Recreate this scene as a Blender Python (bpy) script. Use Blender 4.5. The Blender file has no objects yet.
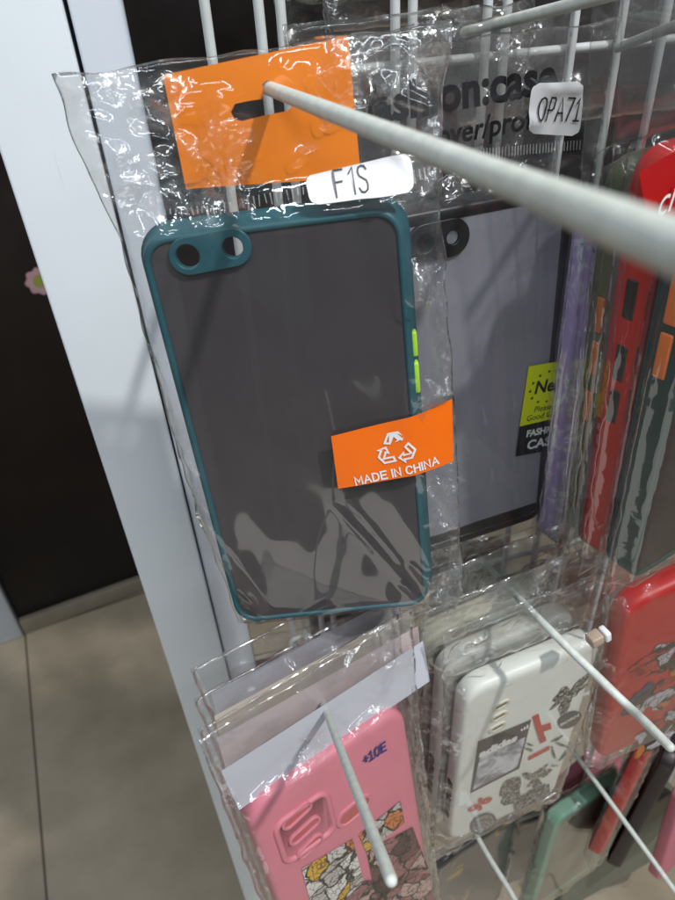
import bpy, math, random
import numpy as np
from mathutils import Vector, Matrix, noise
S = bpy.context.scene
COL = S.collection
PI = math.pi
V = Vector

# ---------------------------------------------------------------- camera
FPX = 675.0
n_ = V((-237, 470, 675)).normalized()
u_ = -V((63, -950, 675)).normalized()
u_ = (u_ - n_ * u_.dot(n_)).normalized()
r_ = V((u_.y * n_.z - u_.z * n_.y, u_.z * n_.x - u_.x * n_.z, u_.x * n_.y - u_.y * n_.x))
CAM = V((0, 0, 1.25))


def ray(px, py):
    c = V(((px - 337.5) / FPX, -(py - 450) / FPX, 1))
    return V((r_.dot(c), n_.dot(c), u_.dot(c)))


def Q(px, py, Y):
    v = ray(px, py)
    return CAM + v * (Y / v.y)


def P(px, py, d):
    return CAM + ray(px, py) * d


cam = bpy.data.cameras.new('camera')
co = bpy.data.objects.new('camera', cam)
COL.objects.link(co)
cx = V((r_.x, n_.x, u_.x)); cy = V((r_.y, n_.y, u_.y)); cz = V((r_.z, n_.z, u_.z))
m = Matrix.Identity(4)
for i in range(3):
    m[i][0] = cx[i]; m[i][1] = cy[i]; m[i][2] = -cz[i]; m[i][3] = CAM[i]
co.matrix_world = m
cam.sensor_fit = 'VERTICAL'; cam.sensor_height = 36; cam.sensor_width = 27; cam.lens = 27
cam.clip_start = .005; cam.clip_end = 60
cam.dof.use_dof = True; cam.dof.focus_distance = .235; cam.dof.aperture_fstop = 20
S.camera = co

# ---------------------------------------------------------------- materials


def srgb(r, g, b):
    f = lambda c: (c / 255 / 12.92) if c / 255 <= .04045 else ((c / 255 + .055) / 1.055) ** 2.4
    return (f(r), f(g), f(b), 1)


class NT:
    def __init__(s, name):
        s.m = bpy.data.materials.new(name); s.m.use_nodes = True
        s.t = s.m.node_tree; s.t.nodes.clear()
        s.out = s.n('ShaderNodeOutputMaterial')

    def n(s, ty, **kw):
        nd = s.t.nodes.new(ty)
        for k, v in kw.items():
            if k in nd.inputs: s.set(nd, k, v)
            else: setattr(nd, k, v)
        return nd

    def set(s, nd, k, v):
        if hasattr(v, 'is_output'): s.t.links.new(v, nd.inputs[k])
        else: nd.inputs[k].default_value = v

    def l(s, a, b): s.t.links.new(a, b)

    def tc(s): return s.n('ShaderNodeTexCoord').outputs['Object']

    def noise(s, scale, detail=4, rough=.55, vec=None, dist=0):
        nd = s.n('ShaderNodeTexNoise', Scale=scale, Detail=detail, Roughness=rough, Distortion=dist)
        s.l(vec or s.tc(), nd.inputs['Vector'])
        return nd.outputs['Fac']

    def ramp(s, fac, stops, interp='LINEAR'):
        nd = s.n('ShaderNodeValToRGB'); s.l(fac, nd.inputs[0])
        r = nd.color_ramp; r.interpolation = interp
        while len(r.elements) < len(stops): r.elements.new(.5)
        for e, (p, c) in zip(r.elements, stops):
            e.position = p; e.color = c if len(c) == 4 else (*c, 1)
        return nd.outputs[0]

    def math(s, op, a, b=0.0):
        nd = s.n('ShaderNodeMath'); nd.operation = op
        s.set(nd, 0, a); s.set(nd, 1, b)
        return nd.outputs[0]

    def bump(s, h, strength=.3, dist=.001, normal=None):
        nd = s.n('ShaderNodeBump', Distance=dist); s.set(nd, 'Strength', strength); s.l(h, nd.inputs['Height'])
        if normal: s.l(normal, nd.inputs['Normal'])
        return nd.outputs[0]


def mul(c, k): return (c[0] * k, c[1] * k, c[2] * k, 1)


def plain(name, col, rough=.5, var=.12, vscale=120, bump=.0, bscale=600, spec=.5, alpha=1, sss=0, coat=0):
    t = NT(name)
    p = t.n('ShaderNodeBsdfPrincipled', Roughness=rough)
    p.inputs['Specular IOR Level'].default_value = spec
    c = t.ramp(t.noise(vscale, 5), [(.25, mul(col, 1 - var)), (.75, mul(col, 1 + var))])
    t.l(c, p.inputs['Base Color'])
    rr = t.math('MULTIPLY_ADD', t.noise(vscale * 2.3, 3), .25); rr.node.inputs[2].default_value = rough - .12
    t.l(rr, p.inputs['Roughness'])
    if bump: t.l(t.bump(t.noise(bscale, 3), bump, .0004), p.inputs['Normal'])
    if alpha < 1: p.inputs['Alpha'].default_value = alpha
    if sss:
        p.inputs['Subsurface Weight'].default_value = sss
        p.inputs['Subsurface Radius'].default_value = (.004, .002, .002)
        p.inputs['Subsurface Scale'].default_value = .3
    if coat: p.inputs['Coat Weight'].default_value = coat; p.inputs['Coat Roughness'].default_value = .15
    t.l(p.outputs[0], t.out.inputs[0])
    return t.m


def film(name, haze=.05, refl=1.3, rough=.05, bscale=260, bstr=.5, tint=(.985, .985, .985, 1), facet=1.25):
    t = NT(name)
    tc = t.tc()
    at = t.n('ShaderNodeAttribute', attribute_name='crinkle').outputs['Fac']
    # sharp creases: |noise-.5| at two scales
    a = t.math('ABSOLUTE', t.math('SUBTRACT', t.noise(bscale, 2, .5, tc, .6), .5))
    b = t.math('ABSOLUTE', t.math('SUBTRACT', t.noise(bscale * 2.7, 2, .5, tc, .4), .5))
    h = t.math('ADD', a, t.math('MULTIPLY', b, .5))
    low = t.noise(40, 1, .4, tc)
    wn = t.n('ShaderNodeTexNoise', Scale=bscale * .7, Detail=2); t.l(tc, wn.inputs['Vector'])
    ws = t.n('ShaderNodeVectorMath'); ws.operation = 'SCALE'; ws.inputs['Scale'].default_value = 1.1 / bscale; t.l(wn.outputs['Color'], ws.inputs[0])
    wa = t.n('ShaderNodeVectorMath'); wa.operation = 'ADD'; t.l(tc, wa.inputs[0]); t.l(ws.outputs[0], wa.inputs[1])
    nsum = t.n('ShaderNodeNewGeometry').outputs['Normal']
    for k_, sc_ in ((1.7, .46), (4.2, .20)):
        vo = t.n('ShaderNodeTexVoronoi', Scale=bscale * k_); t.l(wa.outputs[0], vo.inputs['Vector'])
        sb = t.n('ShaderNodeVectorMath'); sb.operation = 'SUBTRACT'; t.l(vo.outputs['Color'], sb.inputs[0]); sb.inputs[1].default_value = (.5, .5, .5)
        sl = t.n('ShaderNodeVectorMath'); sl.operation = 'SCALE'; t.l(sb.outputs[0], sl.inputs[0]); t.l(t.math('MULTIPLY', at, sc_ * facet), sl.inputs['Scale'])
        ad = t.n('ShaderNodeVectorMath'); ad.operation = 'ADD'; t.l(nsum, ad.inputs[0]); t.l(sl.outputs[0], ad.inputs[1]); nsum = ad.outputs[0]
    nz_ = t.n('ShaderNodeVectorMath'); nz_.operation = 'NORMALIZE'; t.l(nsum, nz_.inputs[0])
    nb = t.bump(h, t.math('MULTIPLY', at, bstr), .0022, nz_.outputs[0])
    nb = t.bump(low, .03, .004, nb)
    ge = t.n('ShaderNodeNewGeometry'); dp = t.n('ShaderNodeVectorMath'); dp.operation = 'DOT_PRODUCT'
    t.l(ge.outputs['Incoming'], dp.inputs[0]); t.l(ge.outputs['Normal'], dp.inputs[1])
    gr = t.math('POWER', t.math('SUBTRACT', 1.0, t.math('ABSOLUTE', dp.outputs['Value'])), 5.0)
    fr = t.math('MULTIPLY_ADD', gr, .92); fr.node.inputs[2].default_value = .055
    fac = t.math('MINIMUM', t.math('MULTIPLY', fr, refl), .8)
    tr = t.n('ShaderNodeBsdfTransparent', Color=tint)
    df = t.n('ShaderNodeBsdfDiffuse', Color=(.8, .82, .85, 1)); t.l(nb, df.inputs['Normal'])
    tl = t.n('ShaderNodeBsdfTranslucent', Color=(.8, .82, .85, 1))
    mx = t.n('ShaderNodeMixShader', Fac=.3); t.l(df.outputs[0], mx.inputs[1]); t.l(tl.outputs[0], mx.inputs[2])
    hz = t.math('MULTIPLY_ADD', at, haze * .9); hz.node.inputs[2].default_value = haze * .45
    m1 = t.n('ShaderNodeMixShader'); t.l(hz, m1.inputs[0]); t.l(tr.outputs[0], m1.inputs[1]); t.l(mx.outputs[0], m1.inputs[2])
    gw = t.n('ShaderNodeBsdfGlossy', Roughness=.26, Color=(1, 1, 1, 1)); t.l(nb, gw.inputs['Normal'])
    mg = t.n('ShaderNodeMixShader'); t.l(t.math('MULTIPLY', at, .035), mg.inputs[0]); t.l(m1.outputs[0], mg.inputs[1]); t.l(gw.outputs[0], mg.inputs[2])
    gl = t.n('ShaderNodeBsdfGlossy', Roughness=rough, Color=(1, 1, 1, 1)); t.l(nb, gl.inputs['Normal'])
    m2 = t.n('ShaderNodeMixShader'); t.l(fac, m2.inputs[0]); t.l(mg.outputs[0], m2.inputs[1]); t.l(gl.outputs[0], m2.inputs[2])
    t.l(m2.outputs[0], t.out.inputs[0])
    return t.m


def blotch(name, stops, scale, rough=.45, bg=None, dist=1.5, vor=False):
    """abstract printed pattern"""
    t = NT(name)
    p = t.n('ShaderNodeBsdfPrincipled', Roughness=rough)
    if vor:
        v = t.n('ShaderNodeTexVoronoi', Scale=scale)
        mixv = t.n('ShaderNodeVectorMath'); mixv.operation = 'ADD'
        nn = t.n('ShaderNodeTexNoise', Scale=scale * .8, Detail=3)
        t.l(t.tc(), nn.inputs['Vector'])
        sc = t.n('ShaderNodeVectorMath'); sc.operation = 'SCALE'; sc.inputs['Scale'].default_value = .9 / scale
        t.l(nn.outputs['Color'], sc.inputs[0]); t.l(t.tc(), mixv.inputs[0]); t.l(sc.outputs[0], mixv.inputs[1])
        t.l(mixv.outputs[0], v.inputs['Vector'])
        sp = t.n('ShaderNodeSeparateColor'); t.l(v.outputs['Color'], sp.inputs[0])
        f = sp.outputs[0]
    else:
        f = t.noise(scale, 4, .6, None, dist)
    t.l(t.ramp(f, stops, 'CONSTANT' if vor else 'LINEAR'), p.inputs['Base Color'])
    t.l(p.outputs[0], t.out.inputs[0])
    return t.m




def lineart(name, cols, scale, line=.06, rough=.45):
    """drawn print: flat colour areas with dark outlines"""
    t = NT(name); p = t.n('ShaderNodeBsdfPrincipled', Roughness=rough)
    tc = t.tc()
    nn = t.n('ShaderNodeTexNoise', Scale=scale * .9, Detail=3); t.l(tc, nn.inputs['Vector'])
    sc = t.n('ShaderNodeVectorMath'); sc.operation = 'SCALE'; sc.inputs['Scale'].default_value = 1.3 / scale; t.l(nn.outputs['Color'], sc.inputs[0])
    ad = t.n('ShaderNodeVectorMath'); ad.operation = 'ADD'; t.l(tc, ad.inputs[0]); t.l(sc.outputs[0], ad.inputs[1])
    v = t.n('ShaderNodeTexVoronoi', Scale=scale); t.l(ad.outputs[0], v.inputs['Vector'])
    e = t.n('ShaderNodeTexVoronoi', Scale=scale); e.feature = 'DISTANCE_TO_EDGE'; t.l(ad.outputs[0], e.inputs['Vector'])
    e2 = t.n('ShaderNodeTexVoronoi', Scale=scale * 2.7); e2.feature = 'DISTANCE_TO_EDGE'; t.l(ad.outputs[0], e2.inputs['Vector'])
    sp = t.n('ShaderNodeSeparateColor'); t.l(v.outputs['Color'], sp.inputs[0])
    c = t.ramp(sp.outputs[0], cols, 'CONSTANT')
    ln = t.ramp(e.outputs['Distance'], [(line, (.03, .028, .03)), (line + .03, (1, 1, 1))])
    l2 = t.ramp(e2.outputs['Distance'], [(line * .8, (.3, .28, .28)), (line * .8 + .05, (1, 1, 1))])
    for q in (ln, l2):
        mx = t.n('ShaderNodeMix'); mx.data_type = 'RGBA'; mx.blend_type = 'MULTIPLY'; mx.inputs[0].default_value = 1
        t.l(c, mx.inputs[6]); t.l(q, mx.inputs[7]); c = mx.outputs[2]
    t.l(c, p.inputs['Base Color']); t.l(p.outputs[0], t.out.inputs[0])
    return t.m


M = {}
M['film'] = film('clear_film', .034, 1.3, .05, 54, .7)
M['film_crumpled'] = film('crumpled_film', .05, 1.4, .07, 66, .9, (.96, .96, .95, 1))
M['film_far'] = film('old_film', .03, 1.2, .10, 80, .8, (.95, .95, .94, 1))
M['teal'] = plain('teal_rubber', srgb(36, 88, 98), .45, .1, 200)
M['neon'] = plain('neon_green_plastic', srgb(178, 235, 60), .4, .05)
M['orange_btn'] = plain('orange_plastic', srgb(228, 118, 52), .45, .06)
M['card'] = plain('orange_card', (1.0, .255, .0, 1), .5, .04, 60, .1, 300)
M['sticker_orange'] = plain('orange_sticker', srgb(247, 112, 12), .45, .04, 60)
M['white_label'] = plain('white_label_paper', srgb(232, 232, 235), .55, .03, 80)
M['ink'] = plain('black_ink', (.012, .012, .014, 1), .5, .1)
M['grey_ink'] = plain('grey_print_ink', srgb(72, 72, 76), .5, .1)
M['white_ink'] = plain('white_ink', (.82, .82, .82, 1), .5, .03)
M['blue_ink'] = plain('blue_marker_ink', srgb(38, 28, 120), .5, .2)
M['red_ink'] = plain('red_ink', srgb(196, 62, 48), .5, .1)
M['smoke'] = plain('smoky_frosted_plastic', srgb(70, 66, 69), .62, .10, 28, 0, 1400, .3, .86)
M['smoke_grey'] = plain('grey_frosted_plastic', srgb(146, 146, 156), .6, .07, 70, .05, 1200, .3, .94)
M['black_tpu'] = plain('black_rubber', (.012, .012, .014, 1), .4, .2)
M['rod'] = plain('white_coated_wire', srgb(206, 211, 204), .45, .13, 330, .45, 420)
M['wire'] = plain('painted_grid_wire', srgb(204, 208, 208), .45, .08, 120, .1, 200)
M['post'] = plain('white_powder_coat', srgb(222, 230, 236), .4, .02, 30, .05, 500)


def powder():
    t = NT('white_powder_coat'); p = t.n('ShaderNodeBsdfPrincipled', Roughness=.38)
    tc = t.tc()
    base = t.ramp(t.noise(9, 5, .6, tc), [(.3, mul(srgb(222, 230, 236), .955)), (.7, srgb(224, 232, 238))])
    sp = t.ramp(t.noise(170, 2, .5, tc), [(.735, (1, 1, 1)), (.765, (.45, .42, .38))])
    mp = t.n('ShaderNodeMapping'); mp.inputs['Scale'].default_value = (1, 1, .06); t.l(tc, mp.inputs['Vector'])
    sc = t.ramp(t.noise(220, 3, .6, mp.outputs[0]), [(.68, (1, 1, 1)), (.74, (.86, .86, .85))])
    c = base
    for q in (sp, sc):
        mx = t.n('ShaderNodeMix'); mx.data_type = 'RGBA'; mx.blend_type = 'MULTIPLY'; mx.inputs[0].default_value = 1
        t.l(c, mx.inputs[6]); t.l(q, mx.inputs[7]); c = mx.outputs[2]
    t.l(c, p.inputs['Base Color']); t.l(t.bump(t.noise(420, 3, .5, tc), .08, .0004), p.inputs['Normal'])
    t.l(p.outputs[0], t.out.inputs[0])
    return t.m


M['post'] = powder()
M['strip'] = plain('white_channel_paint', srgb(205, 212, 222), .4, .03, 30, .05, 500)
M['dark_wood'] = plain('dark_lacquer', srgb(22, 15, 15), .35, .5, 7, 0, 600, .3)
M['skirting'] = plain('beige_threshold', srgb(150, 140, 124), .5, .1, 20)
M['frame_white'] = plain('white_door_frame', srgb(190, 198, 206), .45, .05, 12)
M['pink'] = plain('pink_silicone', srgb(214, 126, 142), .5, .05, 60, .05, 900, .4)
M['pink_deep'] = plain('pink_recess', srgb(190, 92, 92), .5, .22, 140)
M['paper'] = plain('white_header_paper', srgb(200, 202, 212), .6, .05, 30)
M['paper_pink'] = plain('pinkish_header_paper', srgb(222, 204, 206), .6, .08, 24)
M['paper_tan'] = plain('tan_header_paper', srgb(222, 212, 196), .6, .08, 24)
M['cream'] = plain('white_case_plastic', srgb(230, 233, 225), .38, .03, 40, .04, 600)
M['cream_old'] = plain('cream_case_plastic', srgb(214, 210, 192), .45, .07, 40)
M['dark_slot'] = plain('slot_shadow_rubber', srgb(44, 42, 38), .6, .15)
M['red'] = plain('red_silicone', srgb(190, 32, 28), .45, .06, 50)
M['red_card'] = plain('red_header_card', srgb(172, 18, 20), .5, .05, 50)
M['green_dark'] = plain('dark_green_rubber', srgb(16, 58, 58), .38, .1, 90)
M['olive'] = plain('olive_rubber', srgb(84, 92, 62), .5, .1, 90)
M['brown'] = plain('brown_grey_rubber', srgb(112, 88, 76), .5, .14, 90)
M['lavender'] = blotch('lavender_print', [(0, srgb(166, 138, 204)), (.5, srgb(186, 166, 222)), (.6, srgb(226, 228, 240)), (.7, srgb(96, 150, 180)), (.78, srgb(180, 158, 216))], 70, .4)
M['lavender_edge'] = plain('lavender_plastic', srgb(160, 134, 196), .4, .1, 90)
M['brown_dark'] = plain('dark_brown_frosted_plastic', srgb(42, 34, 36), .4, .2, 50)
M['mint'] = plain('mint_rubber', srgb(116, 164, 142), .45, .07, 60)
M['mint_smoke'] = plain('mint_grey_frosted_plastic', srgb(122, 126, 112), .5, .14, 40, .1, 900)
M['navy'] = blotch('dark_floral_print', [(0, srgb(34, 36, 44)), (.6, srgb(44, 46, 54)), (.66, srgb(176, 136, 40)), (.72, srgb(60, 56, 52)), (.8, srgb(100, 52, 50))], 38, .45, None, .6)
M['poster_photo'] = blotch('grey_photo_print', [(.2, srgb(40, 42, 48)), (.4, srgb(120, 122, 132)), (.55, srgb(205, 208, 215)), (.75, srgb(225, 226, 230))], 75, .4, None, .8)
M['poster_dark'] = plain('dark_poster_band', srgb(50, 50, 52), .4, .1)
M['doodle'] = blotch('dark_doodle_print', [(.3, srgb(30, 30, 30)), (.5, srgb(46, 45, 44)), (.58, srgb(186, 186, 176))], 420, .45)
M['collage'] = lineart('comic_collage_print', [(0, srgb(222, 218, 212)), (.34, srgb(186, 180, 174)), (.5, srgb(48, 46, 48)), (.6, srgb(222, 218, 212)), (.72, srgb(214, 168, 48)), (.8, srgb(206, 200, 194)), (.92, srgb(204, 126, 74))], 105, .035)
M['collage_red'] = lineart('dark_red_collage_print', [(0, srgb(150, 104, 102)), (.35, srgb(112, 70, 72)), (.55, srgb(190, 160, 150)), (.75, srgb(84, 56, 56)), (.9, srgb(206, 170, 150))], 90, .03)
M['toon'] = lineart('colourful_print', [(0, srgb(196, 192, 200)), (.25, srgb(52, 62, 104)), (.38, srgb(190, 34, 30)), (.5, srgb(206, 118, 44)), (.62, srgb(64, 52, 54)), (.75, srgb(200, 196, 204)), (.9, srgb(126, 100, 44))], 60, .03)
M['yellow'] = plain('yellow_sticker', srgb(226, 238, 22), .45, .04, 60)
M['tan_clip'] = plain('beige_plastic_clip', srgb(170, 152, 136), .5, .14, 200)
M['cardboard'] = plain('grey_brown_card', srgb(98, 82, 68), .6, .15, 50)
M['grey_case'] = plain('grey_beige_plastic', srgb(150, 146, 134), .5, .12, 60)
M['lens_grey'] = plain('pale_lens_window', srgb(168, 170, 176), .4, .1, 300)
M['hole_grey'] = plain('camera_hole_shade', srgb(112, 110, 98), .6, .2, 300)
M['leafy'] = blotch('leaf_pattern_print', [(.3, srgb(40, 46, 40)), (.45, srgb(92, 110, 84)), (.56, srgb(190, 192, 184)), (.7, srgb(110, 60, 54))], 150, .45, None, 1.2)
M['flower_pink'] = plain('pink_sticker', srgb(170, 135, 142), .5, .1)
M['flower_green'] = plain('green_sticker', srgb(130, 140, 60), .5, .1)


def seal_mat():
    t = NT('crimped_seal_film')
    tr = t.n('ShaderNodeBsdfTransparent')
    p = t.n('ShaderNodeBsdfPrincipled', Roughness=.2); p.inputs['Base Color'].default_value = (.8, .8, .8, 1)
    mx = t.n('ShaderNodeMixShader', Fac=.5)
    t.l(t.math('MULTIPLY', t.noise(300, 2), .75), mx.inputs[0])
    t.l(tr.outputs[0], mx.inputs[1]); t.l(p.outputs[0], mx.inputs[2]); t.l(mx.outputs[0], t.out.inputs[0])
    return t.m


M['seal'] = seal_mat()


def floor_mat():
    t = NT('beige_floor_tiles')
    p = t.n('ShaderNodeBsdfPrincipled', Roughness=.32)
    tc = t.tc()
    mp = t.n('ShaderNodeMapping'); mp.vector_type = 'TEXTURE'
    mp.inputs['Location'].default_value = (-.487, 1.232, 0); mp.inputs['Rotation'].default_value = (0, 0, math.radians(8))
    t.l(tc, mp.inputs['Vector'])
    br = t.n('ShaderNodeTexBrick', Scale=1.0)
    br.offset = 0; br.squash = 1
    br.inputs['Mortar Size'].default_value = .0022; br.inputs['Brick Width'].default_value = .8; br.inputs['Row Height'].default_value = 1.6
    br.inputs['Color1'].default_value = (1, 1, 1, 1); br.inputs['Color2'].default_value = (.93, .93, .93, 1); br.inputs['Mortar'].default_value = (.22, .2, .18, 1)
    t.l(mp.outputs[0], br.inputs['Vector'])
    c = t.ramp(t.noise(5, 6, .6), [(.3, srgb(170, 155, 133)), (.7, srgb(205, 190, 167))])
    mx = t.n('ShaderNodeMix'); mx.data_type = 'RGBA'; mx.blend_type = 'MULTIPLY'; mx.inputs[0].default_value = 1
    t.l(c, mx.inputs[6]); t.l(br.outputs[0], mx.inputs[7]); t.l(mx.outputs[2], p.inputs['Base Color'])
    t.l(p.outputs[0], t.out.inputs[0])
    return t.m


M['floor'] = floor_mat()

# ---------------------------------------------------------------- object helpers


def obj(name, me, mat=None, parent=None, mw=None, smooth=True):
    if mat:
        me.materials.clear(); me.materials.append(M[mat] if isinstance(mat, str) else mat)
    if smooth and len(me.polygons):
        me.polygons.foreach_set('use_smooth', [True] * len(me.polygons))
    o = bpy.data.objects.new(name, me); COL.objects.link(o)
    if parent is not None: o.parent = parent
    if mw is not None: o.matrix_world = mw
    return o


def tag(o, label=None, cat=None, group=None, kind=None):
    if label: o['label'] = label
    if cat: o['category'] = cat
    if group: o['group'] = group
    if kind: o['kind'] = kind
    return o


def empty(name, mw, label=None, cat=None, group=None):
    o = bpy.data.objects.new(name, None); COL.objects.link(o); o.matrix_world = mw
    o.empty_display_size = .01
    return tag(o, label, cat, group)


def mesh(name, v, f):
    me = bpy.data.meshes.new(name); me.from_pydata([tuple(x) for x in v], [], f); me.update()
    return me


class Frame:
    """a hanging thing's own axes: x right, z up, o out towards the viewer (local y = -o)"""
    def __init__(s, c, rt, up):
        s.c = V(c); s.up = V(up).normalized(); rt = V(rt); rt = rt - s.up * rt.dot(s.up); s.rt = rt.normalized()
        s.into = s.up.cross(s.rt)
        mw = Matrix.Identity(4)
        for i in range(3):
            mw[i][0] = s.rt[i]; mw[i][1] = s.into[i]; mw[i][2] = s.up[i]; mw[i][3] = s.c[i]
        s.mw = mw

    def loc(s, px, py, o=0.0):
        v = ray(px, py); nrm = -s.into; p0 = s.c + nrm * o
        t = (p0 - CAM).dot(nrm) / v.dot(nrm); d = CAM + v * t - s.c
        return d.dot(s.rt), d.dot(s.up)

    def shift(s, dx=0, do=0, dz=0, yaw=0):
        rt = s.rt * math.cos(yaw) + s.into * math.sin(yaw)
        return Frame(s.c + s.rt * dx - s.into * do + s.up * dz, rt, s.up)


def edge_frame(pt, pb, Y, w, h, yaw=0, Yt=None):
    a = Q(*pt, Yt if Yt is not None else Y); b = Q(*pb, Y); up = (a - b).normalized()
    rt = V((math.cos(yaw), math.sin(yaw), 0)); rt = (rt - up * rt.dot(up)).normalized()
    return Frame(b + up * h / 2 + rt * w / 2, rt, up)


def rrect(w, h, r, n=8):
    pts, nrm = [], []
    for (sx, sz, a0) in ((1, 1, 0), (-1, 1, 90), (-1, -1, 180), (1, -1, 270)):
        for i in range(n + 1):
            a = math.radians(a0 + 90 * i / n)
            nrm.append((math.cos(a), math.sin(a)))
            pts.append((sx * (w / 2 - r) + r * math.cos(a), sz * (h / 2 - r) + r * math.sin(a)))
    return pts, nrm


def sweep_ring(w, h, r, prof, closed=True, cap0=False, cap1=False, n=8):
    """prof: list of (outward offset, y)"""
    pts, nrm = rrect(w, h, r, n); N = len(pts); vs, fs = [], []
    for (off, y) in prof:
        for (x, z), (nx, nz) in zip(pts, nrm): vs.append((x + nx * off, y, z + nz * off))
    K = len(prof)
    for k in range(K if closed else K - 1):
        a, b = k * N, ((k + 1) % K) * N
        for i in range(N):
            j = (i + 1) % N; fs.append((a + i, b + i, b + j, a + j))
    if cap0: fs.append(tuple(range(N - 1, -1, -1))[::-1])
    if cap1: fs.append(tuple(range((K - 1) * N, K * N))[::-1])
    return mesh('ring', vs, fs)


def box(x0, x1, y0, y1, z0, z1):
    v = [(x, y, z) for x in (x0, x1) for y in (y0, y1) for z in (z0, z1)]
    return v, [(0, 1, 3, 2), (4, 6, 7, 5), (0, 4, 5, 1), (2, 3, 7, 6), (0, 2, 6, 4), (1, 5, 7, 3)]


def bevel_box(x0, x1, y0, y1, z0, z1, b=.001, seg=2):
    import bmesh
    v, f = box(x0, x1, y0, y1, z0, z1)
    bm = bmesh.new(); bv = [bm.verts.new(p) for p in v]
    for q in f: bm.faces.new([bv[i] for i in q])
    bmesh.ops.recalc_face_normals(bm, faces=bm.faces)
    if b: bmesh.ops.bevel(bm, geom=list(bm.edges), offset=b, segments=seg, profile=.6, affect='EDGES')
    me = bpy.data.meshes.new('box'); bm.to_mesh(me); bm.free()
    return me


def curve_mesh(loops, extrude=0.0, bevel=0.0):
    """filled 2D outline with holes; x,z plane, front towards -y"""
    cu = bpy.data.curves.new('outline', 'CURVE'); cu.dimensions = '2D'; cu.fill_mode = 'BOTH'
    cu.extrude = extrude; cu.bevel_depth = bevel; cu.bevel_resolution = 1
    for L in loops:
        sp = cu.splines.new('POLY'); sp.points.add(len(L) - 1); sp.use_cyclic_u = True
        for p, q in zip(sp.points, L): p.co = (q[0], q[1], 0, 1)
    return _eval(cu)


def _eval(cu):
    o = bpy.data.objects.new('temporary', cu); COL.objects.link(o)
    dg = bpy.context.evaluated_depsgraph_get(); dg.update()
    me = bpy.data.meshes.new_from_object(o.evaluated_get(dg))
    bpy.data.objects.remove(o); bpy.data.curves.remove(cu)
    for v in me.vertices: v.co = (v.co.x, -v.co.z, v.co.y)
    return me


def text_mesh(s, size, sx=1.0, shear=0, bold=0.0, align='CENTER', space=1.0):
    cu = bpy.data.curves.new('text', 'FONT'); cu.body = s; cu.size = size; cu.shear = shear; cu.offset = bold
    cu.align_x = align; cu.align_y = 'CENTER'; cu.space_character = space; cu.resolution_u = 4
    me = _eval(cu)
    for v in me.vertices: v.co.x *= sx
    return me


GLYPH = {
    'F': [[(0, 0), (0, 1), (.62, 1)], [(0, .54), (.52, .54)]],
    '1': [[(.08, .78), (.36, 1), (.36, 0)]],
    'S': [[(.62, .84), (.5, .97), (.3, 1), (.1, .94), (.03, .78), (.1, .62), (.32, .52), (.54, .42), (.62, .26), (.56, .08), (.34, 0), (.12, .03), (0, .17)]],
    'O': [[(.34, 0), (.12, .08), (.02, .3), (0, .5), (.02, .7), (.12, .92), (.34, 1), (.56, .92), (.66, .7), (.68, .5), (.66, .3), (.56, .08), (.34, 0)]],
    'P': [[(0, 0), (0, 1), (.4, 1), (.6, .9), (.62, .72), (.56, .54), (.38, .46), (0, .46)]],
    'A': [[(0, 0), (.34, 1), (.68, 0)], [(.12, .34), (.56, .34)]],
    '7': [[(0, 1), (.6, 1), (.22, 0)]],
    'i': [[(.05, .78), (.28, 1), (.28, 0)], [(.02, 0), (.54, 0)]],
    'M': [[(0, 0), (0, 1), (.36, .3), (.72, 1), (.72, 0)]],
    'D': [[(0, 0), (0, 1), (.32, 1), (.56, .84), (.64, .5), (.56, .16), (.32, 0), (0, 0)]],
    'I': [[(0, 0), (0, 1)]],
    'N': [[(0, 0), (0, 1), (.6, 0), (.6, 1)]],
    'C': [[(.64, .8), (.5, .96), (.32, 1), (.1, .88), (0, .5), (.1, .12), (.32, 0), (.5, .04), (.64, .2)]],
    'H': [[(0, 0), (0, 1)], [(.6, 0), (.6, 1)], [(0, .52), (.6, .52)]],
    '+': [[(0, .5), (.5, .5)], [(.25, .2), (.25, .8)]],
    'E': [[(.55, 1), (0, 1), (0, 0), (.58, 0)], [(0, .52), (.48, .52)]],
}


def stroke_text(s, size, sx, wd, gap=.28):
    x0 = 0; vs, fs = [], []
    for ch in s:
        if ch == ' ':
            x0 += .38; continue
        mx = 0
        for ln in GLYPH[ch]:
            pts = [V(((p[0] + x0) * sx * size, (p[1] - .5) * size)) for p in ln]; mx = max(mx, max(p[0] for p in ln))
            k0 = len(vs)
            for i, p in enumerate(pts):
                a = (p - pts[i - 1]).normalized() if i else None; b = (pts[i + 1] - p).normalized() if i < len(pts) - 1 else None
                t = (a + b).normalized() if a and b and (a + b).length > .2 else (a or b)
                n = V((-t.y, t.x)); k = 1 / max(.6, n.dot(V((-(b or a).y, (b or a).x)))) if a and b else 1
                q = p + (t * wd * .5 if b is None else (-t * wd * .5 if a is None else V((0, 0))))
                vs += [tuple(q + n * wd * .5 * k) + (0,), tuple(q - n * wd * .5 * k) + (0,)]
            for i in range(len(pts) - 1):
                k = k0 + 2 * i; fs.append((k, k + 1, k + 3, k + 2))
        x0 += mx + gap
    w = (x0 - gap) * sx * size
    me = mesh('lettering', [(v[0] - w / 2, 0, v[1]) for v in vs], fs)
    return me


def drape(me, F, eps, c=(0, 0), ang=0.0, axes=None):
    """lay a flat mesh on surface o=F(x,z); axes: local 2D basis (ex,ez)"""
    ca, sa = math.cos(ang), math.sin(ang)
    ex, ez = axes or ((ca, sa), (-sa, ca))
    for v in me.vertices:
        X, Z = v.co.x, v.co.z
        x = c[0] + X * ex[0] + Z * ez[0]; z = c[1] + X * ex[1] + Z * ez[1]
        v.co = (x, -(F(x, z) + eps) + v.co.y, z)
    return me


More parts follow.
